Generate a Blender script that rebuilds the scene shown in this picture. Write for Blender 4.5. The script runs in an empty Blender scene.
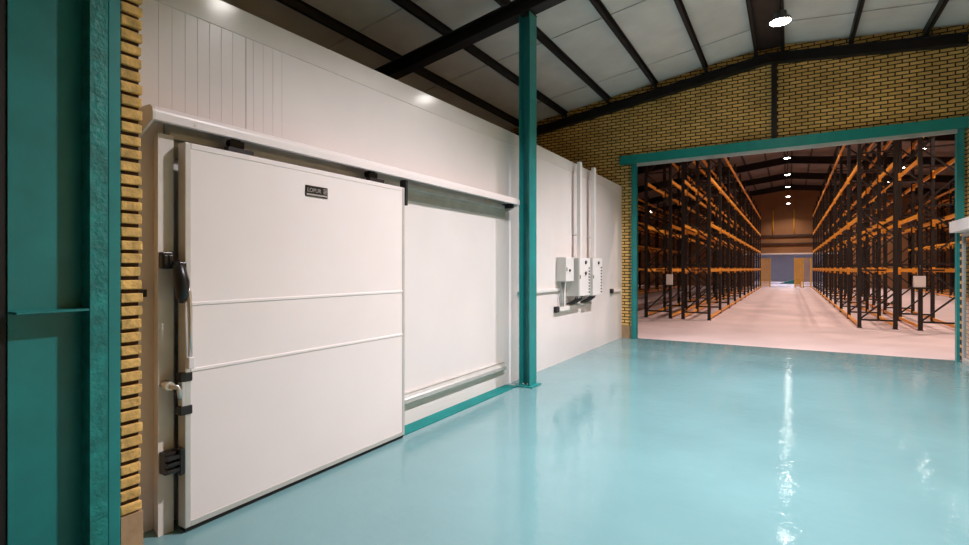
import bpy, bmesh, math, random
from mathutils import Vector, Matrix
random.seed(7)
S = bpy.context.scene
C = S.collection

# ------------------------------------------------------------------ camera, world, exposure
cam_d = bpy.data.cameras.new('camera'); cam = bpy.data.objects.new('camera', cam_d); C.objects.link(cam)
cam.location = (0, 0, 1.6)
cam.rotation_euler = (math.radians(90), 0, math.radians(31.17))
cam_d.sensor_width = 36; cam_d.lens = 505*36/969
cam_d.shift_y = -0.0040
cam_d.clip_start = 0.05; cam_d.clip_end = 300
S.camera = cam
w = bpy.data.worlds.new('world'); S.world = w; w.use_nodes = True
w.node_tree.nodes['Background'].inputs[0].default_value = (0.6, 0.7, 0.9, 1)
w.node_tree.nodes['Background'].inputs[1].default_value = 0.02
S.view_settings.view_transform = 'Standard'; S.view_settings.look = 'None'
S.view_settings.gamma = 1; S.view_settings.use_curve_mapping = False
S.view_settings.exposure = 0.0
ROOM_W = 280.0       # watts of the lamps over the teal floor
HALL_W = 125.0       # watts of the warehouse lamps
ROOM_COL = (0.95, 0.88, 0.91)
HALL_COL = (1.0, 0.76, 0.66)

# ------------------------------------------------------------------ materials
def base(name):
    m = bpy.data.materials.new(name); m.use_nodes = True
    nt = m.node_tree; b = nt.nodes['Principled BSDF']
    return m, nt, b
def coords(nt, swz=None, scale=1.0):
    tc = nt.nodes.new('ShaderNodeTexCoord')
    if not swz: return tc.outputs['Object']
    sp = nt.nodes.new('ShaderNodeSeparateXYZ'); cb = nt.nodes.new('ShaderNodeCombineXYZ')
    nt.links.new(tc.outputs['Object'], sp.inputs[0])
    for i, a in enumerate(swz): nt.links.new(sp.outputs[a], cb.inputs[i])
    return cb.outputs[0]
def mat(name, col, rough=0.5, metal=0.0, var=0.08, nscale=4.0, bump=0.0, bscale=30.0, coat=0.0, rvar=0.0, spec=0.5, stretch=None):
    m, nt, b = base(name)
    v = coords(nt)
    if stretch:
        mp = nt.nodes.new('ShaderNodeMapping'); mp.inputs['Scale'].default_value = stretch
        nt.links.new(v, mp.inputs[0]); v = mp.outputs[0]
    n = nt.nodes.new('ShaderNodeTexNoise'); n.inputs['Scale'].default_value = nscale; n.inputs['Detail'].default_value = 5
    nt.links.new(v, n.inputs['Vector'])
    r = nt.nodes.new('ShaderNodeValToRGB')
    r.color_ramp.elements[0].position = .3; r.color_ramp.elements[1].position = .7
    r.color_ramp.elements[0].color = tuple(max(0, c*(1-var)) for c in col) + (1,)
    r.color_ramp.elements[1].color = tuple(min(1, c*(1+var)) for c in col) + (1,)
    nt.links.new(n.outputs['Fac'], r.inputs[0]); nt.links.new(r.outputs[0], b.inputs['Base Color'])
    b.inputs['Roughness'].default_value = rough; b.inputs['Metallic'].default_value = metal
    b.inputs['Coat Weight'].default_value = coat; b.inputs['Coat Roughness'].default_value = .08
    b.inputs['Specular IOR Level'].default_value = spec
    if rvar:
        mr = nt.nodes.new('ShaderNodeMapRange'); mr.inputs[1].default_value = .3; mr.inputs[2].default_value = .7
        mr.inputs[3].default_value = max(0.02, rough-rvar); mr.inputs[4].default_value = rough+rvar
        nt.links.new(n.outputs['Fac'], mr.inputs[0]); nt.links.new(mr.outputs[0], b.inputs['Roughness'])
    if bump:
        n2 = nt.nodes.new('ShaderNodeTexNoise'); n2.inputs['Scale'].default_value = bscale; n2.inputs['Detail'].default_value = 4
        nt.links.new(v, n2.inputs['Vector'])
        bp = nt.nodes.new('ShaderNodeBump'); bp.inputs['Strength'].default_value = bump; bp.inputs['Distance'].default_value = .01
        nt.links.new(n2.outputs['Fac'], bp.inputs['Height']); nt.links.new(bp.outputs[0], b.inputs['Normal'])
    return m
def brick_mat(name, swz, c1, c2, mortar, bw=.205, rh=.070, ms=.011):
    m, nt, b = base(name)
    v = coords(nt, swz)
    nz = nt.nodes.new('ShaderNodeTexNoise'); nz.inputs['Scale'].default_value = 9; nt.links.new(v, nz.inputs['Vector'])
    off = nt.nodes.new('ShaderNodeVectorMath'); off.operation = 'MULTIPLY_ADD'
    off.inputs[1].default_value = (.012, .012, 0); nt.links.new(nz.outputs['Color'], off.inputs[0]); nt.links.new(v, off.inputs[2])
    br = nt.nodes.new('ShaderNodeTexBrick')
    br.inputs['Scale'].default_value = 1; br.inputs['Brick Width'].default_value = bw; br.inputs['Row Height'].default_value = rh
    br.inputs['Mortar Size'].default_value = ms; br.inputs['Mortar Smooth'].default_value = .25; br.inputs['Bias'].default_value = -.1
    br.inputs['Color1'].default_value = c1 + (1,); br.inputs['Color2'].default_value = c2 + (1,); br.inputs['Mortar'].default_value = mortar + (1,)
    nt.links.new(off.outputs[0], br.inputs['Vector'])
    n2 = nt.nodes.new('ShaderNodeTexNoise'); n2.inputs['Scale'].default_value = 1.3; n2.inputs['Detail'].default_value = 6; nt.links.new(v, n2.inputs['Vector'])
    mr = nt.nodes.new('ShaderNodeMapRange'); mr.inputs[1].default_value = .3; mr.inputs[2].default_value = .7; mr.inputs[3].default_value = .75; mr.inputs[4].default_value = 1.15
    nt.links.new(n2.outputs['Fac'], mr.inputs[0])
    mx = nt.nodes.new('ShaderNodeVectorMath'); mx.operation = 'SCALE'
    nt.links.new(br.outputs['Color'], mx.inputs[0]); nt.links.new(mr.outputs[0], mx.inputs['Scale'])
    nt.links.new(mx.outputs[0], b.inputs['Base Color']); b.inputs['Roughness'].default_value = .85
    inv = nt.nodes.new('ShaderNodeMath'); inv.operation = 'SUBTRACT'; inv.inputs[0].default_value = 1; nt.links.new(br.outputs['Fac'], inv.inputs[1])
    bp = nt.nodes.new('ShaderNodeBump'); bp.inputs['Strength'].default_value = 1; bp.inputs['Distance'].default_value = .012
    nt.links.new(inv.outputs[0], bp.inputs['Height']); nt.links.new(bp.outputs[0], b.inputs['Normal'])
    return m
def emit_mat(name, col, s):
    m, nt, b = base(name)
    b.inputs['Base Color'].default_value = (.9, .9, .9, 1)
    b.inputs['Emission Color'].default_value = col + (1,); b.inputs['Emission Strength'].default_value = s
    return m

M = {}
M['epoxy'] = mat('teal_epoxy', (.160, .308, .328), .05, var=.07, nscale=.9, bump=.30, bscale=8, rvar=.02)
M['epoxy_strip'] = mat('dark_teal_epoxy', (.005, .20, .19), .6, var=.12, nscale=5, spec=.2)
M['concrete'] = mat('pink_concrete', (.61, .50, .50), .6, var=.10, nscale=.8, bump=.15, bscale=20, rvar=.12)
M['panel'] = mat('white_panel', (.81, .75, .735), .20, var=.03, nscale=1.2, bump=.02, bscale=4)
M['flashing'] = mat('white_flashing', (.78, .72, .70), .13, var=.04, nscale=2, bump=.04, bscale=5)
M['door_white'] = mat('door_white', (.86, .78, .765), .30, var=.02, nscale=1.5)
M['white_frame'] = mat('white_frame', (.74, .69, .65), .35, var=.06, nscale=6)
M['alu'] = mat('aluminium', (.62, .60, .57), .38, .35, var=.05, nscale=8)
M['galv'] = mat('galvanised_steel', (.48, .50, .48), .45, .3, var=.12, nscale=7)
M['teal'] = mat('teal_paint', (.016, .24, .235), .38, var=.12, nscale=5, bump=.06, bscale=12)
M['teal_rough'] = mat('rough_teal_paint', (.012, .225, .205), .5, var=.30, nscale=16, bump=.7, bscale=38)
M['teal_hdr'] = mat('teal_header_paint', (.010, .27, .235), .35, var=.08, nscale=5)
M['brick_xz'] = brick_mat('yellow_brick', (0, 2, 1), (.95, .60, .19), (.74, .43, .12), (.035, .018, .01))
M['brick_yz'] = brick_mat('yellow_brick_side', (1, 2, 0), (.95, .60, .19), (.74, .43, .12), (.035, .018, .01))
M['brick'] = mat('near_yellow_brick', (.74, .45, .14), .8, var=.35, nscale=14, bump=.8, bscale=45)
M['mortar'] = mat('dark_mortar', (.06, .028, .015), .95, var=.3, nscale=20, bump=.6, bscale=50)
M['plinth'] = mat('tan_plinth', (.42, .27, .15), .8, var=.15, nscale=9, bump=.3)
M['steel_dark'] = mat('dark_steel', (.010, .006, .006), .6, var=.2, nscale=6)
M['steel_brown'] = mat('brown_steel', (.045, .026, .022), .5, var=.2, nscale=6)
M['black'] = mat('black_plastic', (.010, .009, .010), .35, var=.1, nscale=9)
M['rubber'] = mat('black_rubber', (.012, .010, .010), .7, var=.1, nscale=9)
M['chrome'] = mat('chrome', (.70, .66, .63), .28, .8, var=.04, nscale=9)
M['ceil'] = mat('ceiling_insulation', (.69, .66, .62), .7, var=.10, nscale=1.6, bump=.3, bscale=6)
M['ceil_hall'] = mat('hall_roof_sheet', (.20, .16, .14), .6, var=.15, nscale=3)
M['grey_box'] = mat('light_grey_enamel', (.60, .58, .54), .4, var=.03, nscale=5)
M['white_plastic'] = mat('white_plastic', (.78, .74, .72), .4, var=.03, nscale=5)
M['cable'] = mat('grey_cable', (.40, .40, .38), .5, var=.05)
M['orange'] = mat('orange_paint', (.95, .40, .035), .42, var=.10, nscale=4)
M['upright'] = mat('upright_paint', (.011, .008, .008), .5, var=.15, nscale=5)
M['yellow'] = mat('yellow_paint', (.75, .42, .02), .45, var=.08)
M['tan'] = mat('tan_render', (.26, .13, .055), .85, var=.15, nscale=.8, bump=.2)
M['whitewall'] = mat('pale_render', (.62, .60, .66), .8, var=.06, nscale=.8)
M['green_sheet'] = mat('dark_green_sheet', (.02, .16, .13), .6, var=.15)
M['red'] = mat('red_plastic', (.5, .03, .02), .4); M['greenp'] = mat('green_plastic', (.03, .3, .08), .4)
M['plate_text'] = mat('silver_print', (.42, .38, .36), .4, var=.05)
M['lamp_body'] = mat('lamp_housing', (.09, .09, .09), .45, .4)
M['lens_room'] = emit_mat('lamp_lens', (1.0, .95, .90), 60)
M['lens_hall'] = emit_mat('hall_lamp_lens', (1.0, .92, .84), 45)
gm, gnt, gb = base('door_glass'); gb.inputs['Transmission Weight'].default_value = 1; gb.inputs['Roughness'].default_value = .03
gb.inputs['Base Color'].default_value = (.86, .93, .91, 1); gb.inputs['IOR'].default_value = 1.45; M['glass'] = gm

# ------------------------------------------------------------------ helpers
def box(bm, x0, x1, y0, y1, z0, z1, bev=0.0):
    x0, x1 = sorted((x0, x1)); y0, y1 = sorted((y0, y1)); z0, z1 = sorted((z0, z1))
    vs = [bm.verts.new((x, y, z)) for x in (x0, x1) for y in (y0, y1) for z in (z0, z1)]
    fs = [bm.faces.new([vs[i] for i in f]) for f in ((0,1,3,2),(4,6,7,5),(0,4,5,1),(2,3,7,6),(0,2,6,4),(1,5,7,3))]
    if bev:
        es = set(e for f in fs for e in f.edges)
        bmesh.ops.bevel(bm, geom=list(es), offset=bev, segments=2, affect='EDGES', profile=.5)
def prism(bm, pts, axis, a0, a1):
    """pts: 2D outline. axis 'x': pts=(y,z); 'y': pts=(x,z); 'z': pts=(x,y)"""
    f = {'x': lambda p, a: (a, p[0], p[1]), 'y': lambda p, a: (p[0], a, p[1]), 'z': lambda p, a: (p[0], p[1], a)}[axis]
    A = [bm.verts.new(f(p, a0)) for p in pts]; B = [bm.verts.new(f(p, a1)) for p in pts]
    n = len(pts)
    bm.faces.new(A); bm.faces.new(B[::-1])
    for i in range(n): bm.faces.new((A[i], B[i], B[(i+1) % n], A[(i+1) % n]))
def bar(bm, p0, p1, wx, wz, up=(0, 0, 1)):
    """rectangular bar from p0 to p1"""
    p0 = Vector(p0); p1 = Vector(p1); d = (p1-p0).normalized(); u = Vector(up)
    if abs(d.dot(u)) > .98: u = Vector((1, 0, 0))
    s = d.cross(u).normalized(); t = s.cross(d).normalized()
    vs = []
    for p in (p0, p1):
        for a, b2 in ((-1,-1),(1,-1),(1,1),(-1,1)): vs.append(bm.verts.new(p + s*a*wx/2 + t*b2*wz/2))
    for f in ((3,2,1,0),(4,5,6,7),(0,1,5,4),(1,2,6,5),(2,3,7,6),(3,0,4,7)): bm.faces.new([vs[i] for i in f])
def tube(bm, pts, r, n=12):
    pts = [Vector(p) for p in pts]; rings = []
    for i, p in enumerate(pts):
        d = (pts[min(i+1, len(pts)-1)] - pts[max(i-1, 0)]).normalized()
        u = Vector((0,0,1)) if abs(d.z) < .9 else Vector((1,0,0))
        s = d.cross(u).normalized(); t = s.cross(d)
        rr = r[i] if isinstance(r, (list, tuple)) else r
        rings.append([bm.verts.new(p + (s*math.cos(2*math.pi*k/n) + t*math.sin(2*math.pi*k/n))*rr) for k in range(n)])
    for a, b2 in zip(rings, rings[1:]):
        for k in range(n):
            f = bm.faces.new((a[k], a[(k+1) % n], b2[(k+1) % n], b2[k])); f.smooth = True
    bm.faces.new(rings[0][::-1]); bm.faces.new(rings[-1])
def lathe(bm, prof, c, n=28):
    """prof: (r,z) list around vertical axis through c"""
    c = Vector(c); rings = []
    for r, z in prof:
        if r < 1e-6: rings.append([bm.verts.new(c + Vector((0,0,z)))])
        else: rings.append([bm.verts.new(c + Vector((r*math.cos(2*math.pi*k/n), r*math.sin(2*math.pi*k/n), z))) for k in range(n)])
    for a, b2 in zip(rings, rings[1:]):
        for k in range(n):
            if len(a) == 1 and len(b2) == 1: continue
            if len(a) == 1: q = (a[0], b2[k], b2[(k+1) % n])
            elif len(b2) == 1: q = (a[k], b2[0], a[(k+1) % n])
            else: q = (a[k], b2[k], b2[(k+1) % n], a[(k+1) % n])
            f = bm.faces.new(q); f.smooth = True
def obj(name, bm, m, parent=None):
    bmesh.ops.recalc_face_normals(bm, faces=bm.faces[:])
    me = bpy.data.meshes.new(name); bm.to_mesh(me); bm.free()
    o = bpy.data.objects.new(name, me); C.objects.link(o); me.materials.append(m if not isinstance(m, str) else M[m])
    if parent is not None:
        # meshes are written in world metres: bring them into the root's frame
        root = parent; T = Vector((0,0,0)); R = root
        while R is not None: T += R.location; R = R.parent
        me.transform(Matrix.Translation(-T))
        o.parent = parent
    return o
def recenter(o):
    """put a top-level mesh's origin at its base"""
    me = o.data; xs = [v.co for v in me.vertices]
    c = Vector((sum((max(v[i] for v in xs), min(v[i] for v in xs)))/2 for i in range(3))); c.z = min(v.z for v in xs)
    me.transform(Matrix.Translation(-c)); o.location = c
    return o
def NB(): return bmesh.new()
def thing(name, label, cat, loc, group=None):
    o = bpy.data.objects.new(name, None); C.objects.link(o); o.location = loc; o.empty_display_size = .1
    o['label'] = label; o['category'] = cat
    if group: o['group'] = group
    return o
def tag(o, label, cat, group=None):
    o['label'] = label; o['category'] = cat
    if group: o['group'] = group
    return recenter(o)
def struct(name, bm, m):
    o = obj(name, bm, m); o['kind'] = 'structure'; return o
def dup(o, parent=None):
    c = o.copy(); C.objects.link(c)
    if parent is not None: c.parent = parent
    for ch in list(o.children): dup(ch, c)
    return c
ORD = ['first', 'second', 'third', 'fourth', 'fifth', 'sixth', 'seventh', 'eighth', 'ninth', 'tenth', 'eleventh', 'twelfth']
PI = math.pi

# ------------------------------------------------------------------ room constants
WX = -3.35           # face of the white panel wall
BY = 11.72           # face of the brick gable
RX = 2.60            # right-hand brick wall
RIDGE = -0.38
def dip(o):
    # the top edge of the panel wall sags a little towards the camera end
    for v in o.data.vertices:
        if v.co.z > 3: v.co.z -= .017*max(0, 6.2-v.co.y)
    return o
def ceil_z(x): return 6.10 - (.145*(RIDGE-x) if x < RIDGE else .10*(x-RIDGE))

# ------------------------------------------------------------------ floors
bm = NB(); box(bm, -9.2, RX+.2, -4, 11.76, -.12, 0); struct('floor', bm, 'epoxy')
bm = NB(); box(bm, -14, 13, 11.76, 51, -.12, -.002); struct('floor', bm, 'concrete')
bm = NB(); box(bm, -8, 8, 51, 80, -.12, -.002); struct('floor', bm, 'concrete')
bm = NB(); box(bm, WX, -3.16, 3.70, 6.10, 0, .006); struct('trim_1', bm, 'epoxy_strip')

# ------------------------------------------------------------------ white insulated-panel wall with ribs
def panel_wall():
    bm = NB()
    y0, y1 = 1.385, 11.72
    pts = []     # (x,y) outline of the face, going along y
    y = y0; pts.append((WX, y))
    joints = [2.22 + 1.12*k for k in range(0, 9)]
    r = 1.63
    marks = []
    while r < 2.60:
        marks.append((r, .0035, .0022)); r += .081
    marks = [q for q in marks if all(abs(q[0]-j) > .03 for j in joints)] + [(j, .005, .007) for j in joints if j < 2.5]
    marks.sort()
    for c, hw, dp in marks:
        pts += [(WX, c-hw), (WX-dp, c), (WX, c+hw)]
    pts.append((WX, 6.2)); pts.append((WX, y1))
    pts += [(WX-.12, y1), (WX-.12, y0)]
    prism(bm, pts, 'z', 0, 3.5)
    return bm
dip(struct('wall_left', panel_wall(), 'panel'))
# top flashing: an angle folded over the top of the panels
bm = NB()
prism(bm, [(WX-.13, 3.50), (WX-.13, 3.512), (WX+.008, 3.512), (WX+.008, 3.332), (WX+.001, 3.330), (WX+.001, 3.50)], 'y', 1.385, 6.2)
prism(bm, [(WX-.13, 3.50), (WX-.13, 3.512), (WX+.008, 3.512), (WX+.008, 3.332), (WX+.001, 3.330), (WX+.001, 3.50)], 'y', 6.2, 11.72)
dip(struct('trim_2', bm, 'flashing'))
# roof of the cold store (top of the panel box, seen only from higher up)
bm = NB(); box(bm, -9.0, WX-.13, 1.385, 11.72, 3.22, 3.34); struct('trim_3', bm, 'panel')
# brick strip between the near column and the panels, laid brick by brick
bm = NB(); box(bm, -3.60, -3.022, 1.278, 1.372, .29, 5.1); o = struct('trim_4', bm, 'mortar')
bm = NB(); z = .30
while z < 5.02:
    dx = random.uniform(-.006, .006)
    bb = bm
    h = .049+random.uniform(-.003, .003)
    k0 = len(bm.verts)
    box(bm, -3.58, -3.0+dx, 1.279, 1.380+random.uniform(-.006, .004), z, z+h, .005)
    z += .070
struct('trim_5', bm, 'brick')
bm = NB(); box(bm, -3.6, -2.998, 1.278, 1.384, 0, .29); struct('trim_6', bm, 'plinth')
# wall the near column leans on and the rest of the room behind the camera
bm = NB(); box(bm, -3.6, -3.36, -4, 1.257, 0, 5.05); struct('wall_left_near', bm, 'brick_yz')
bm = NB(); box(bm, -9.2, -9.0, -4, 11.9, 0, 5.4); struct('wall_left_outer', bm, 'brick_yz')
bm = NB(); box(bm, -9.2, RX+.2, -4.2, -4, 0, 6.3); struct('wall_front', bm, 'brick_xz')

# ------------------------------------------------------------------ brick gable with the big opening
OL, OR_, OT = -3.11, 2.56, 4.05
bm = NB()
zt = lambda x: ceil_z(x)+.02
prism(bm, [(-9.2, 0), (OL, 0), (OL, OT), (-9.2, OT)], 'y', BY, BY+.25)
prism(bm, [(OR_, 0), (RX+.2, 0), (RX+.2, OT), (OR_, OT)], 'y', BY, BY+.25)
prism(bm, [(-9.2, OT), (RX+.2, OT), (RX+.2, zt(RX+.2)), (RIDGE, zt(RIDGE)), (-9.2, zt(-9.2))], 'y', BY, BY+.25)
struct('wall_back', bm, 'brick_xz')
bm = NB(); box(bm, WX+.002, OL, BY-.012, BY, 0, .28); struct('trim_7', bm, 'plinth')
# right wall with the glass door
bm = NB(); box(bm, RX, RX+.2, -4, 10.2, 0, 5.85); box(bm, RX, RX+.2, 10.2, 11.55, 2.35, 5.85); box(bm, RX, RX+.2, 11.55, BY, 0, 5.85)
struct('wall_right', bm, 'brick_yz')

# ------------------------------------------------------------------ ceiling of the room: insulation boards with lapped seams
bm = NB()
def slope_slab(bm, xa, xb, y0, y1, dz, th):
    prism(bm, [(xa, ceil_z(xa)+dz), (xb, ceil_z(xb)+dz), (xb, ceil_z(xb)+dz+th), (xa, ceil_z(xa)+dz+th)], 'y', y0, y1)
ys = [-4.0]
while ys[-1] < BY: ys.append(ys[-1]+1.22)
ys[-1] = BY
for i, (a, b2) in enumerate(zip(ys, ys[1:])):
    for xa, xb in ((-9.2, RIDGE), (RIDGE, RX+.2)):
        slope_slab(bm, xa, xb, a, b2-.012, (.004 if i % 2 else -.008), .03)
slope_slab(bm, -9.2, RIDGE, -4, BY, .035, .06); slope_slab(bm, RIDGE, RX+.2, -4, BY, .035, .06)
struct('ceiling', bm, 'ceil')
bm = NB(); prism(bm, [(-.56, ceil_z(-.56)-.03), (-.14, ceil_z(-.14)-.03), (-.14, ceil_z(-.14)-.011), (-.56, ceil_z(-.56)-.011)], 'y', -4, BY)
struct('trim_8', bm, 'steel_brown')

# ------------------------------------------------------------------ purlins: C-sections running the length of the roof
left_p = [-.58, -1.52, -2.55, -3.62, -4.70, -5.80, -6.90, -8.0]
right_p = [-.12, .98, 2.05]
def purlin(x, label):
    zc = ceil_z(x)-.011
    bm = NB()
    h = .15; wd = .06; t = .012
    box(bm, x-wd/2, x-wd/2+t, -4, BY, zc-h, zc)
    box(bm, x-wd/2, x+wd/2, -4, BY, zc-t, zc); box(bm, x-wd/2, x+wd/2, -4, BY, zc-h, zc-h+t)
    tag(obj('roof_purlin', bm, 'steel_dark'), label, 'roof beam', 'dark purlins under the pale ceiling')
for i, x in enumerate(left_p): purlin(x, 'long dark steel purlin under the ceiling, %s to the left of the ridge' % ORD[i])
for i, x in enumerate(right_p): purlin(x, 'long dark steel purlin under the ceiling, %s to the right of the ridge' % ORD[i])

# ------------------------------------------------------------------ portal frame rafters
def ibeam_x(bm, pts, y0, y1, depth, tf=.018):
    """I-section following (x, z_bottom) points, web in the x-z plane"""
    for (xa, za), (xb, zb) in zip(pts, pts[1:]):
        for lo, hi, ya, yb in ((0, tf, y0, y1), (depth-tf, depth, y0, y1), (tf, depth-tf, (y0+y1)/2-.008, (y0+y1)/2+.008)):
            prism(bm, [(xa, za+lo), (xb, zb+lo), (xb, zb+hi), (xa, za+hi)], 'y', ya, yb)
bm = NB()
def f2(x): return 5.53 - (.165*(RIDGE-x) if x < RIDGE else .12*(x-RIDGE))
FD = .22
ibeam_x(bm, [(-9.0, f2(-9.0)), (RIDGE, f2(RIDGE)), (RX, f2(RX))], 6.13, 6.32, FD)
tag(obj('roof_rafter', bm, 'steel_dark'), 'dark steel rafter crossing the room above the teal column', 'roof beam')
bm = NB()
pts = [(-9.0, ceil_z(-9.0)-.38), (RIDGE, ceil_z(RIDGE)-.38), (RX, ceil_z(RX)-.38)]
ibeam_x(bm, pts, BY-.16, BY-.001, .19)
tag(obj('roof_rafter', bm, 'steel_dark'), 'dark steel rafter running against the top of the brick gable', 'roof beam')
bm = NB(); x0 = -.27
box(bm, x0-.05, x0-.04, BY-.10, BY-.001, 4.21, 5.70); box(bm, x0+.04, x0+.05, BY-.10, BY-.001, 4.21, 5.70); box(bm, x0-.04, x0+.04, BY-.03, BY-.015, 4.21, 5.70)
tag(obj('steel_post', bm, 'steel_brown'), 'narrow brown steel post on the brick gable above the header', 'post')

# ------------------------------------------------------------------ teal portal around the opening
t_ = thing('doorway_frame', 'teal steel frame around the wide opening to the racks', 'door frame', ((OL+OR_)/2, BY, 0))
bm = NB(); box(bm, -3.37, 2.60, 11.60, 11.719, 4.00, 4.20, .004); obj('header', bm, 'teal_hdr', t_)
bm = NB(); box(bm, OL, OL+.012, 11.64, 11.78, 0, 4.0); box(bm, OL, OL+.13, 11.66, 11.672, 0, 4.0); box(bm, OL+.118, OL+.13, 11.66, 11.70, 0, 4.0); obj('jamb', bm, 'teal', t_)
bm = NB(); box(bm, 2.46, 2.56, 11.66, 11.78, 2.2, 4.0); box(bm, 2.46, 2.50, 11.66, 11.78, 0, 2.2); obj('jamb', bm, 'teal', t_)
bm = NB(); box(bm, -2.98, 2.46, 11.62, 11.66, 3.93, 3.999); box(bm, -2.98, 2.46, 11.66, 11.70, 3.955, 3.999); o = obj('door_track', bm, 'galv', t_); o['label'] = 'grey metal track under the header'

# ------------------------------------------------------------------ glass door in the right wall, with its operator box
t_ = thing('glass_door', 'glass door in a pale metal frame beside the right end of opening', 'door', (RX, 11.0, 0))
bm = NB(); box(bm, 2.50, 2.55, 11.50, 11.55, .0, 2.20); box(bm, 2.50, 2.55, 10.30, 10.35, .0, 2.20); box(bm, 2.50, 2.55, 10.35, 11.50, 2.14, 2.20); box(bm, 2.50, 2.55, 10.35, 11.50, .0, .09); obj('door_frame', bm, 'alu', t_)
bm = NB(); box(bm, 2.52, 2.53, 10.35, 11.50, .09, 2.14); obj('glass_pane', bm, 'glass', t_)
t_ = thing('door_operator', 'white door operator box on the wall above the glass door', 'door opener', (2.48, 11.5, 2.21))
bm = NB(); box(bm, 2.34, 2.599, 10.25, 11.56, 2.21, 2.40, .012); obj('operator_housing', bm, 'white_plastic', t_)
bm = NB(); box(bm, 2.39, 2.47, 11.555, 11.60, 2.23, 2.31, .006); obj('sensor', bm, 'black', t_)

# ------------------------------------------------------------------ teal column by the wall
t_ = thing('steel_column', 'slim teal steel column standing against the white wall', 'column', (-3.07, 6.22, 0))
bm = NB()
cx0, cx1, cy0, cy1 = -3.155, -2.99, 6.12, 6.33
box(bm, cx1-.014, cx1, cy0, cy1, .02, 5.064); box(bm, cx0, cx0+.014, cy0, cy1, .02, 5.04); box(bm, cx0+.014, cx1-.014, 6.215, 6.235, .02, 5.05); obj('column_shaft', bm, 'teal', t_)
bm = NB(); box(bm, cx0-.03, cx1+.05, cy0-.04, cy1+.05, 0, .02, .003); obj('base_plate', bm, 'teal', t_)
for sx in (cx0+.05, cx1-.05):
    for sy in (6.15, 6.30):
        bm = NB(); lathe(bm, [(0, .045), (.012, .045), (.012, .02), (0, .02)], (sx, sy, 0), 6); obj('anchor_bolt', bm, 'galv', t_)
bm = NB(); box(bm, -3.16, -2.985, 6.118, 6.332, 5.065, 5.08); obj('cap_plate', bm, 'steel_dark', t_)

# ------------------------------------------------------------------ near column at the left edge
t_ = thing('steel_column', 'broad teal steel column at the left edge beside the brick strip', 'column', (-3.15, 1.05, 0))
bm = NB(); box(bm, -3.122, -3.102, .859, 1.142, 0, 5.12); obj('web', bm, 'teal', t_)
bm = NB(); box(bm, -3.36, -2.998, 1.2205, 1.2765, 0, 5.12, .004); obj('flange', bm, 'teal', t_)
bm = NB(); box(bm, -3.30, -3.001, 1.142, 1.220, 0, 5.12); o = obj('flange_lining', bm, 'teal_rough', t_); o['label'] = 'rough painted filling between web and flange'
bm = NB(); prism(bm, [(-3.102, .862), (-3.004, .862), (-3.004, 1.1415), (-3.102, 1.1415)], 'z', 1.390, 1.400); obj('stiffener', bm, 'teal', t_)
bm = NB(); box(bm, -3.35, -3.11, .70, .855, 0, 5.12)  # plain box added to fill the dark edge left of the web
tag(obj('steel_post', bm, 'steel_dark'), 'dark box filling the extreme left beside the broad column', 'post')

# ------------------------------------------------------------------ lamps
def make_lamp(x, y, zb, label, group, lens, col, watts, rod, spread=129):
    t = thing('high_bay_lamp', label, 'lamp', (x, y, zb), group)
    bm = NB(); lathe(bm, [(.135, .0), (.14, .03), (.125, .055), (.09, .075), (.08, .14), (.04, .16), (0, .16)], (x, y, zb)); obj('lamp_housing', bm, 'lamp_body', t)
    bm = NB(); lathe(bm, [(0, -.012), (.08, -.010), (.12, -.002), (.134, .004), (0, .006)], (x, y, zb)); obj('lens', bm, lens, t)
    bm = NB(); tube(bm, [(x, y, zb+.155), (x, y, zb+rod)], .012, 8); obj('hanger_rod', bm, 'steel_dark', t)
    ld = bpy.data.lights.new('lamp_beam', 'AREA'); ld.shape = 'DISK'; ld.size = .24; ld.energy = watts; ld.color = col; ld.spread = math.radians(spread)
    lo = bpy.data.objects.new('lamp_beam', ld); C.objects.link(lo); lo.location = (0, 0, -.02); lo.parent = t
    return t
lx = -.12
make_lamp(lx, 8.45, 5.16, 'round high bay lamp hanging near the brick gable', 'lamps over the teal floor', 'lens_room', ROOM_COL, ROOM_W, ceil_z(lx)-.16-5.16)
make_lamp(lx, 4.0, 5.16, 'round high bay lamp overhead nearest the camera', 'lamps over the teal floor', 'lens_room', ROOM_COL, ROOM_W, ceil_z(lx)-.16-5.16)

# ------------------------------------------------------------------ sliding cold-room door
DX = -3.12; DB = -3.20; DY0, DY1, DZ0, DZ1 = 1.671, 3.70, .03, 2.365
t_ = thing('sliding_door', 'large white insulated sliding door with a black nameplate', 'door', (-3.16, (DY0+DY1)/2, 0))
bm = NB()
# panel skins in three sheets with small ridged joints
box(bm, DB+.004, DX-.004, DY0+.035, DY1-.035, DZ0+.035, DZ1-.035)
obj('door_leaf', bm, 'door_white', t_)
for zc in (1.385, .98):
    bm = NB(); prism(bm, [(DX-.004, zc-.013), (DX+.002, zc-.007), (DX+.002, zc+.007), (DX-.004, zc+.013)], 'y', DY0+.035, DY1-.035); obj('joint_strip', bm, 'door_white', t_)
bm = NB()
box(bm, DB, DX, DY0, DY0+.035, DZ0, DZ1, .004); obj('edge_profile', bm, 'alu', t_)
bm = NB(); box(bm, DB, DX, DY1-.035, DY1, DZ0, DZ1, .004); obj('edge_profile', bm, 'alu', t_)
bm = NB(); box(bm, DB, DX, DY0+.035, DY1-.035, DZ0, DZ0+.035, .003); obj('edge_profile', bm, 'alu', t_)
bm = NB(); box(bm, DB, DX, DY0+.035, DY1-.035, DZ1-.035, DZ1, .003); obj('edge_profile', bm, 'door_white', t_)
bm = NB(); box(bm, DB+.01, DX-.012, DY0+.01, DY1-.01, .004, DZ0); obj('floor_gasket', bm, 'rubber', t_)
bm = NB(); box(bm, DX-.06, DX+.012, DY1+.001, DY1+.03, 2.20, 2.44); obj('side_flap', bm, 'rubber', t_)
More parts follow.
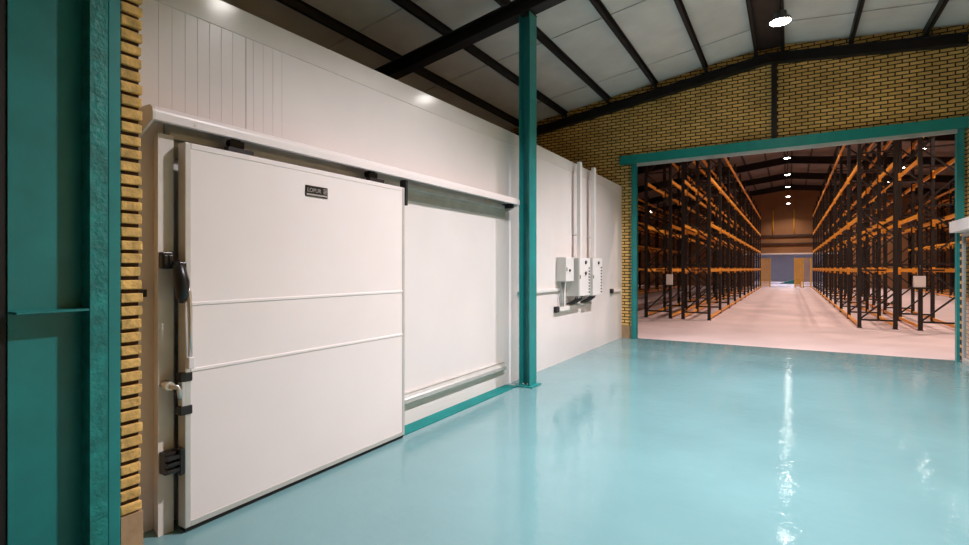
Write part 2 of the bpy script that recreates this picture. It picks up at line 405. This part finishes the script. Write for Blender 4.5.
# nameplate
bm = NB(); box(bm, DX-.003, DX+.004, 2.555, 2.765, 2.150, 2.232, .002); npl = obj('nameplate', bm, 'black', t_)
def text_mesh(body, size, m, parent, loc, depth=.0015):
    cu = bpy.data.curves.new('lettering', 'FONT'); cu.body = body; cu.size = size; cu.extrude = depth
    tmp = bpy.data.objects.new('tmp', cu); C.objects.link(tmp)
    me = bpy.data.meshes.new_from_object(tmp.evaluated_get(bpy.context.evaluated_depsgraph_get())); bpy.data.objects.remove(tmp)
    # text plane faces +X, reads towards +Y
    R = Matrix(((0, 0, 1, loc[0]), (1, 0, 0, loc[1]), (0, 1, 0, loc[2]), (0, 0, 0, 1)))
    me.transform(R)
    T = Vector((0,0,0)); q = parent
    while q is not None: T += q.location; q = q.parent
    me.transform(Matrix.Translation(-T))
    o = bpy.data.objects.new('lettering', me); C.objects.link(o); me.materials.append(M[m]); o.parent = parent
    return o
text_mesh('LOPUR', .042, 'plate_text', npl, (DX+.0045, 2.567, 2.184))
bm = NB()
for k in range(4): box(bm, DX+.004, DX+.006, 2.722, 2.755, 2.182+k*.011, 2.187+k*.011)
box(bm, DX+.004, DX+.006, 2.562, 2.758, 2.158, 2.170); obj('printed_bars', bm, 'plate_text', npl)
# latch lever on the leading edge
lv = obj('latch_lever', NB(), 'chrome', t_)
bpy.data.objects.remove(lv)
bm = NB(); tube(bm, [(-3.10, 1.668, 1.50), (-3.085, 1.672, 1.46), (-3.085, 1.680, 1.36), (-3.09, 1.685, 1.20), (-3.095, 1.688, 1.06)], [.017, .016, .014, .012, .012], 10); obj('lever_rod', bm, 'chrome', t_)
bm = NB(); box(bm, -3.10, -3.06, 1.66, 1.70, 1.00, 1.07, .006); obj('lever_grip', bm, 'white_plastic', t_)
bm = NB(); tube(bm, [(-3.15, 1.63, 1.635), (-3.115, 1.635, 1.60), (-3.10, 1.640, 1.52), (-3.105, 1.648, 1.44), (-3.12, 1.655, 1.40)], [.022, .034, .042, .038, .020], 12); box(bm, -3.17, -3.10, 1.625, 1.671, 1.57, 1.64, .006); obj('latch_body', bm, 'black', t_)
for zc in (.945, .745):
    bm = NB(); box(bm, -3.17, -3.112, 1.640, 1.712, zc-.027, zc+.027, .005); obj('hinge_block', bm, 'black', t_)
bm = NB(); box(bm, -3.16, -3.115, 1.650, 1.671, .772, .918, .004); obj('hinge_link', bm, 'alu', t_)

# jamb post of the doorway, with its catches
t_ = thing('door_jamb', 'off-white door post left of the sliding door', 'door frame', (-3.26, 1.59, 0))
bm = NB(); prism(bm, [(WX, 1.605), (-3.22, 1.567), (-3.22, 1.656), (WX, 1.656)], 'z', 0, 2.41); obj('jamb_post', bm, 'white_frame', t_)
bm = NB(); box(bm, -3.33, -3.235, 1.656, 1.664, 0, 2.41); obj('jamb_gasket', bm, 'rubber', t_)
bm = NB(); box(bm, -3.222, -3.175, 1.570, 1.630, 1.60, 1.70, .006)
for k in (0, 1): box(bm, -3.176, -3.168, 1.578+k*.028, 1.596+k*.028, 1.62, 1.68, .002)
o = obj('strike_plate', bm, 'black', t_)
bm = NB(); tube(bm, [(-3.221, 1.600, .905), (-3.13, 1.590, .905)], .026, 14); tube(bm, [(-3.13, 1.585, .905), (-3.115, 1.62, .895), (-3.115, 1.637, .87), (-3.12, 1.640, .82)], [.012, .016, .016, .011], 10); obj('chrome_catch', bm, 'chrome', t_)
bm = NB(); box(bm, -3.222, -3.15, 1.572, 1.655, .375, .505, .006)
for k in range(3): box(bm, -3.152, -3.120, 1.570, 1.660, .39+k*.038, .412+k*.038, .003)
box(bm, -3.17, -3.115, 1.640, 1.668, .36, .52, .005)
obj('lower_catch', bm, 'black', t_)

# hood over the door track
t_ = thing('track_hood', 'long white metal hood over the sliding door track', 'door track cover', (-3.1, 3.6, 2.44))
bm = NB()
hx = -3.13; n = 6; zb0 = 2.462; ztp = 2.552
prof = [(hx, zb0), (hx, 2.507)] + [(hx-.05+.05*math.cos(a), 2.507+.045*math.sin(a)) for a in [PI/2*k/n for k in range(1, n+1)]] + [(WX+.03, ztp+.01), (WX+.001, ztp+.03), (WX+.001, ztp+.014), (WX+.03, ztp-.004), (hx-.05, ztp-.014), (hx-.014, 2.49), (hx-.014, zb0+.012), (hx-.035, zb0+.012), (hx-.035, zb0)]
prism(bm, prof, 'y', 1.510, 6.085); obj('hood_sheet', bm, 'door_white', t_)
for ya, yb in ((1.495, 1.510), (6.085, 6.098)):
    bm = NB(); prism(bm, [(hx, zb0), (hx, 2.507)] + [(hx-.05+.05*math.cos(a), 2.507+.045*math.sin(a)) for a in [PI/2*k/n for k in range(1, n+1)]] + [(WX+.001, ztp), (WX+.001, 2.38), (hx-.16, 2.39)], 'y', ya, yb); obj('end_cap', bm, 'white_frame', t_)
bm = NB(); tube(bm, [(hx-.002, 1.74, 2.485), (hx+.003, 1.74, 2.485)], .011, 16); obj('rivet_cap', bm, 'white_plastic', t_)
# galvanised track
t_ = thing('door_track', 'grey galvanised track board on the wall under the white hood', 'door track', (-3.3, 4, 2.29))
bm = NB(); box(bm, WX+.001, WX+.022, 1.66, 6.05, 2.295, 2.50); obj('track_board', bm, 'galv', t_)
bm = NB(); box(bm, WX+.022, WX+.075, 1.66, 5.94, 2.405, 2.417); box(bm, WX+.066, WX+.075, 1.66, 5.94, 2.417, 2.445); box(bm, WX+.022, WX+.03, 1.66, 6.0, 2.37, 2.405); obj('track_rail', bm, 'galv', t_)
bm = NB(); box(bm, WX+.022, -3.16, 5.96, 5.985, 2.41, 2.47); obj('track_stop', bm, 'rubber', t_)
for y in (2.05, 3.35):
    bm = NB(); box(bm, DB+.01, DX-.02, y-.09, y+.09, 2.3655, 2.40); box(bm, -3.205, -3.185, y-.05, y+.05, 2.38, 2.46); tube(bm, [(-3.27, y, 2.452), (-3.19, y, 2.452)], .03, 16); tag(obj('door_roller', bm, 'steel_dark'), 'dark hanger roller over the %s end of the sliding door' % ('left' if y < 3 else 'right'), 'roller', 'rollers carrying the sliding door')

# lower guide rail and its stop
t_ = thing('guide_rail', 'aluminium guide rail low on the white wall', 'rail', (-3.31, 4.8, .235))
bm = NB(); prism(bm, [(WX+.001, .235), (WX+.055, .235), (WX+.062, .245), (WX+.062, .285), (WX+.05, .30), (WX+.03, .312), (WX+.02, .328), (WX+.001, .328)], 'y', 3.2, 6.02); obj('rail_body', bm, 'alu', t_)
bm = NB(); box(bm, WX+.001, WX+.028, 3.2, 6.04, .329, .337); obj('rail_lip', bm, 'alu', t_)
bm = NB(); tube(bm, [(-3.25, 3.725, .200), (-3.20, 3.725, .200)], .045, 18); box(bm, WX+.001, -3.245, 3.71, 3.74, .185, .215); tag(obj('guide_roller', bm, 'rubber'), 'black guide roller low beside the right edge of the door', 'roller')

# ------------------------------------------------------------------ electrical gear
def trunk(label, y0, y1, z0, z1, m='white_plastic', d=.04):
    bm = NB(); box(bm, WX+.001, WX+d, y0, y1, z0, z1, .003); return tag(obj('cable_trunking', bm, m), label, 'trunking')
def vtrunk(y, ztop, zbot, label):
    bm = NB(); box(bm, WX+.10, WX+.165, y-.05, y+.05, zbot, ztop, .004)
    for zz in (2.2, 3.1): box(bm, WX+.001, WX+.11, y-.012, y+.012, zz-.015, zz+.015); return tag(obj('cable_trunking', bm, 'white_plastic'), label, 'trunking')
vtrunk(8.60, 3.50, 1.80, 'vertical white trunking above the middle control cabinet')
vtrunk(9.36, 3.53, 1.81, 'vertical white trunking above the cabinet nearest the opening')
trunk('horizontal white trunking between the teal column and the small cabinet', 6.45, 7.99, 1.225, 1.27)
def cabinet(y0, y1, x1, z0, z1, label, rows, dials, cols=1):
    t = thing('control_cabinet', label, 'electrical cabinet', (WX, (y0+y1)/2, z0))
    bm = NB(); box(bm, WX+.001, x1-.02, y0, y1, z0, z1, .004); obj('cabinet_body', bm, 'grey_box', t)
    bm = NB(); box(bm, x1-.019, x1, y0+.004, y1-.004, z0+.004, z1-.004, .004); d = obj('cabinet_door', bm, 'white_plastic', t)
    for k in range(rows):
        z = z1-.18-k*(z1-z0-.24)/max(1, rows-1)
        bm = NB(); tube(bm, [(x1, y1-.085, z), (x1+.018, y1-.085, z)], .013, 10)
        obj('push_button', bm, ['black', 'red', 'greenp', 'black'][k % 4] if k in (0, rows-1) else 'black', d)
    for yy, zz, r in dials:
        bm = NB(); tube(bm, [(x1, yy, zz), (x1+.02, yy, zz)], r, 14); obj('dial', bm, 'black', d)
    bm = NB(); box(bm, x1, x1+.008, y0+.02, y0+.035, (z0+z1)/2-.03, (z0+z1)/2+.03); obj('door_latch', bm, 'black', d)
    return t
cabinet(7.85, 8.20, -3.17, 1.385, 1.79, 'small light grey control cabinet, leftmost of the three', 0, [(8.0, 1.57, .022)])
cabinet(8.29, 8.84, -3.10, 1.12, 1.79, 'tall light grey control cabinet in the middle of three', 9, [(8.58, 1.71, .032), (8.58, 1.52, .030)])
cabinet(8.98, 9.52, -3.10, 1.10, 1.80, 'tall light grey control cabinet nearest the brick gable', 9, [(9.28, 1.71, .030)])
for i, (y, lb) in enumerate(((7.93, 'left'), (7.99, 'middle'), (8.06, 'right'))):
    bm = NB(); tube(bm, [(WX+.07, y, 1.386), (WX+.06, y, 1.30), (WX+.045, y+.005*(i-1), 1.1), (WX+.045, y+.01, .955)], .013, 8)
    tag(obj('cable', bm, 'cable'), 'grey cable dropping below the small cabinet, %s one of three' % lb, 'cable', 'cables below the small cabinet')
trunk('short low white trunking under the small cabinet', 7.86, 8.62, .885, .955, d=.07)
trunk('short white trunking on the wall end near the brick pier', 10.9, 11.55, 1.085, 1.135, d=.05)
for y, z, lb in ((7.845, .92, 'under the small cabinet'), (10.885, 1.11, 'near the brick pier')):
    bm = NB(); box(bm, WX+.001, WX+.06, y-.10, y+.012, z-.05, z+.05, .005); tag(obj('wall_socket', bm, 'black'), 'small black wall socket %s' % lb, 'socket', 'black wall sockets')
for y0, lb in ((8.35, 'middle'), (9.06, 'right-hand')):
    for k in range(4):
        ya = y0+.04+k*.1; jj = ORD[k]
        bm = NB(); tube(bm, [(-3.2, ya, 1.118 if y0 < 9 else 1.092), (-3.21, ya-.01, 1.06), (-3.25, ya-.06, 1.02), (-3.325, ya-.12, .98)], .018, 8)
        tag(obj('cable', bm, 'black'), 'black cable bending to the wall below the %s tall cabinet, %s from the left' % (lb, jj), 'cable', 'black cables below the %s tall cabinet' % lb)
bm = NB(); box(bm, WX+.001, WX+.05, 8.64, 9.50, .92, .955, .004); tag(obj('cable_tray', bm, 'galv'), 'grey cable tray on the wall below the tall cabinets', 'cable tray')
# small socket and stub of trunking by the brick strip near the door
bm = NB(); box(bm, WX+.001, WX+.05, 1.512, 1.545, 1.43, 1.475, .003); tag(obj('wall_socket', bm, 'black'), 'tiny dark wall box between the brick strip and door post', 'socket')

# ================================================================== the racking hall behind the gable
HX0, HX1, HY1 = -14, 13, 51
def hz(x): return 8.75 - .12*abs(x+.1)
bm = NB()
box(bm, HX0, OL, 11.98, 12.05, 0, 4.05); box(bm, OR_, HX1, 11.98, 12.05, 0, 4.05)
prism(bm, [(HX0, 4.05), (HX1, 4.05), (HX1, hz(HX1)), (-.1, hz(-.1)), (HX0, hz(HX0))], 'y', 11.98, 12.05); struct('wall_hall_near', bm, 'brick_xz')
bm = NB(); box(bm, HX0-.2, HX0, 11.98, HY1, 0, 7.3); struct('wall_hall_left', bm, 'tan')
bm = NB(); box(bm, HX1, HX1+.2, 11.98, HY1, 0, 7.4); struct('wall_hall_right', bm, 'tan')
bm = NB()
prism(bm, [(HX0, 0), (-2.7, 0), (-2.7, 2.85), (HX0, 2.85)], 'y', HY1, HY1+.25)
prism(bm, [(2.4, 0), (HX1, 0), (HX1, 2.85), (2.4, 2.85)], 'y', HY1, HY1+.25)
prism(bm, [(HX0, 2.85), (HX1, 2.85), (HX1, hz(HX1)), (-.1, hz(-.1)), (HX0, hz(HX0))], 'y', HY1, HY1+.25); struct('wall_hall_far', bm, 'tan')
bm = NB()
for xa, xb in ((HX0, -.1), (-.1, HX1)): prism(bm, [(xa, hz(xa)), (xb, hz(xb)), (xb, hz(xb)+.08), (xa, hz(xa)+.08)], 'y', 11.98, HY1)
struct('ceiling', bm, 'ceil_hall')
for z0, z1, m, lb in ((4.36, 4.54, 'steel_brown', 'upper dark brown girt across the far end wall'), (3.70, 3.82, 'steel_brown', 'lower dark brown girt across the far end wall'), (2.83, 2.95, 'white_plastic', 'white lintel over the opening at the far end')):
    bm = NB(); box(bm, -4, 4, HY1-.14, HY1-.001, z0, z1); tag(obj('wall_girt', bm, m), lb, 'beam')
for x, lb in ((-1.27, 'left'), (.30, 'right')):
    bm = NB(); tube(bm, [(x, HY1-.06, 4.55), (x, HY1-.06, 6.7)], .045, 10); tag(obj('wall_pipe', bm, 'yellow'), 'thin vertical pipe on the far end wall, %s one' % lb, 'pipe', 'pipes on the far end wall')
# room seen past the far opening
bm = NB(); box(bm, -8, 8, 78, 78.2, 0, 4.2); struct('wall_store_far', bm, 'whitewall')
bm = NB(); box(bm, -8.2, -8, HY1, 78, 0, 4.2); struct('wall_store_left', bm, 'whitewall')
bm = NB(); box(bm, 8, 8.2, HY1, 78, 0, 4.2); struct('wall_store_right', bm, 'whitewall')
bm = NB(); box(bm, -8, 8, HY1+.25, 78, 4.2, 4.35); struct('ceiling', bm, 'whitewall')
bm = NB(); prism(bm, [(-.95, .0), (1.0, .0), (1.0, .5), (.6, .52)], 'y', 62, 63.6); tag(obj('ramp', bm, 'green_sheet'), 'dark green wedge lying on the floor beyond the far opening', 'ramp')

# hall rafters and purlins
for i, y in enumerate((18.1, 24.3, 30.5, 36.7, 42.9, 49.0)):
    bm = NB(); ibeam_x(bm, [(HX0, hz(HX0)-.60), (-.1, hz(-.1)-.60), (HX1, hz(HX1)-.60)], y-.1, y+.1, .45)
    tag(obj('roof_rafter', bm, 'steel_dark'), 'dark rafter across the racking hall, %s from the opening' % ORD[i], 'roof beam', 'rafters of the racking hall')
hp = [-6.1, -4.9, -3.7, -2.5, -1.3, -.3, .1, 1.1, 2.3, 3.5, 4.7, 5.9]
for i, x in enumerate(hp):
    bm = NB(); box(bm, x-.04, x+.04, 12.05, HY1, hz(x)-.155, hz(x)-.001)
    tag(obj('roof_purlin', bm, 'steel_dark'), 'dark purlin along the racking hall roof, %s from the left' % ORD[i], 'roof beam', 'purlins of the racking hall')

# hall lamps
rows = {'central': -.12, 'right': 5.0, 'far left': -11.2}
lampY = [13.7, 18.6, 23.6, 28.8, 33.9, 39.0, 44.2, 48.9]
proto = None
for rn, x in rows.items():
    for i, y in enumerate(lampY):
        if rn == 'far left' and i < 7: continue
        zl = 6.86 if rn == 'right' else 7.0
        if rn == 'far left': lb = 'single high bay lamp at the far left end of the racking hall'
        lb = 'high bay lamp over the %s aisle of the racking hall, %s from the opening' % (rn, ORD[i])
        if proto is None:
            proto = make_lamp(x, y, 7.0, lb, 'lamps of the racking hall', 'lens_hall', HALL_COL, HALL_W, hz(x)-7.0-.001); o = proto
        else:
            o = dup(proto); o.location = (x, y, zl); o['label'] = lb
        if rn != 'central' and hz(x) < hz(-.12):
            for ch in o.children:
                if ch.name.startswith('hanger_rod'): ch.scale.z = (hz(x)-zl)/(hz(-.12)-7.0)
for y in (57, 68):  # unseen lamps, added to brighten the store beyond the opening
    t = thing('store_fill_lamp', 'unseen strip lamp added to light the store past the far opening, %s one' % ('nearer' if y < 60 else 'farther'), 'lamp', (0, y, 4.12))
    bm = NB(); box(bm, -.7, .7, y-.06, y+.06, 4.12, 4.199); obj('lamp_housing', bm, 'white_plastic', t)
    bm = NB(); box(bm, -.68, .68, y-.05, y+.05, 4.10, 4.12); obj('lens', bm, emit_mat('store_fill_lens', (.9, .92, 1.0), 5), t)
    ld = bpy.data.lights.new('lamp_beam', 'AREA'); ld.shape = 'RECTANGLE'; ld.size = 1.3; ld.size_y = .1; ld.energy = 300; ld.color = (.85, .85, 1.0)
    lo = bpy.data.objects.new('lamp_beam', ld); C.objects.link(lo); lo.location = (0, 0, -.04); lo.parent = t

# ------------------------------------------------------------------ pallet racks
BAY = 2.85; Y0 = 17.0; NB_ = 11; LEV = (1.55, 2.98, 4.42, 5.86); UH = 6.35
def frame_bm(dep):
    bm = NB()
    for x in (0, dep):
        s = 1 if x == 0 else -1
        # C-shaped post
        box(bm, x, x+s*.012, -.055, .055, 0, UH); box(bm, x, x+s*.085, -.055, -.043, 0, UH); box(bm, x, x+s*.085, .043, .055, 0, UH)
        box(bm, x-.02 if s > 0 else x-.10, x+.10 if s > 0 else x+.02, -.075, .075, 0, .012)
    z = .22; k = 0
    bar(bm, (.04, 0, z), (dep-.04, 0, z), .045, .045)
    while z+.75 < UH:
        a, b2 = (.04, dep-.04) if k % 2 == 0 else (dep-.04, .04)
        bar(bm, (a, 0, z), (b2, 0, z+.75), .04, .04)
        if k % 2 == 1: bar(bm, (.04, 0, z+.75), (dep-.04, 0, z+.75), .04, .04)
        z += .75; k += 1
    return bm
def beam_bm(front):
    bm = NB(); L = BAY-.11
    box(bm, -.025, .025, .055, .055+L, -.048, .048, .004)
    for y in (.058, .052+L):
        s = 1 if y < 1 else -1
        box(bm, -.034*front, .03*front, min(y, y+s*.05), max(y, y+s*.05), -.13, .09)
    return bm
def me_from(bm, name, m):
    bmesh.ops.recalc_face_normals(bm, faces=bm.faces[:]); me = bpy.data.meshes.new(name); bm.to_mesh(me); bm.free(); me.materials.append(M[m]); return me
def link(name, me, parent, loc):
    o = bpy.data.objects.new(name, me); o.location = loc; C.objects.link(o); o.parent = parent; return o
DEP = .85
me_frame = me_from(frame_bm(DEP), 'upright_frame', 'upright')
me_beam = me_from(beam_bm(1), 'load_beam', 'orange')
bm = NB(); box(bm, -.02, .02, .055, BAY-.055, .05, .13, .004); me_low = me_from(bm, 'floor_rail', 'orange')
bm = NB(); box(bm, .03, DEP-.03, -.03, .03, -.02, .03); me_cross = me_from(bm, 'cross_bar', 'steel_brown')
def rack(x0, label, j0=0, cross=True):
    ystart = Y0 + j0*BAY
    t = thing('pallet_rack', label, 'rack', (x0, ystart, 0), 'rows of pallet racking in the hall')
    nb = NB_-j0
    for j in range(nb+1): link('upright_frame', me_frame, t, (0, j*BAY, 0))
    for j in range(nb):
        for x in (.03, DEP-.03):
            for z in LEV: link('load_beam', me_beam, t, (x, j*BAY, z))
            link('floor_rail', me_low, t, (x, j*BAY, 0))
        if cross:
            for z in LEV: link('cross_bar', me_cross, t, (0, (j+.5)*BAY, z))
    return t
rack(-2.95, 'dark and orange pallet rack row lining the left side of central aisle')
rack(-4.10, 'pallet rack row standing back to back behind the left aisle row')
rack(1.57, 'dark and orange pallet rack row lining the right side of central aisle')
rack(2.84, 'pallet rack row standing back to back behind the right aisle row')
rack(-8.8, 'distant pallet rack row across the second aisle at far left', 2, True)
rack(-10.05, 'outermost pallet rack row at far left against the hall wall', 3, False)
rack(7.5, 'distant pallet rack row across the second aisle at far right', 4, True)
rack(8.75, 'outermost pallet rack row at far right of the hall', 6, False)

# white boxes on the end uprights
for x, z, wd, h, lb in ((-3.29, 1.08, .19, .34, 'left'), (2.84, 1.12, .24, .29, 'right')):
    t = thing('junction_box', 'white box fixed to the end upright of the %s racks' % lb, 'box', (x, 16.86, z))
    bm = NB(); box(bm, x-wd/2, x+wd/2, 16.80, 16.92, z, z+h, .01); obj('box_body', bm, 'white_plastic', t)
    bm = NB(); box(bm, x-wd/2-.08, x+wd/2+.10, 16.78, 16.943, z-.035, z-.001); obj('box_bracket', bm, 'upright', t)
    bm = NB(); tube(bm, [(x+.02, 16.88, z+h), (x+.02, 16.88, z+h+.28)], .015, 8); obj('conduit', bm, 'upright', t)

# yellow guards at the end of the aisle
def guard(x0, x1, y, solid, label):
    t = thing('safety_fence', label, 'fence', ((x0+x1)/2, y, 0), 'yellow mesh guards at the aisle end')
    for x in (x0, x1):
        bm = NB(); box(bm, x-.05, x+.05, y-.05, y+.05, 0, 2.5); obj('post', bm, 'yellow', t)
    bm = NB(); s = solid; x = x0+.05+s
    while x < x1-.05: box(bm, x-.011, x+.011, y-.006, y+.006, .15, 2.42); x += s
    z = .15
    while z < 2.45: box(bm, x0+.05, x1-.05, y-.008, y+.008, z-.011, z+.011); z += s*1.5
    box(bm, x0+.05, x1-.05, y-.02, y+.02, 2.40, 2.46); box(bm, x0+.05, x1-.05, y-.02, y+.02, .10, .16)
    obj('mesh_panel', bm, 'yellow', t)
guard(-2.15, -1.48, 49.8, .045, 'yellow mesh guard at the left end of the aisle')
guard(.36, .78, 49.8, .035, 'narrow yellow mesh guard right of the aisle end')
guard(.95, 1.50, 50.2, .12, 'wide open yellow mesh guard beside the right racks')
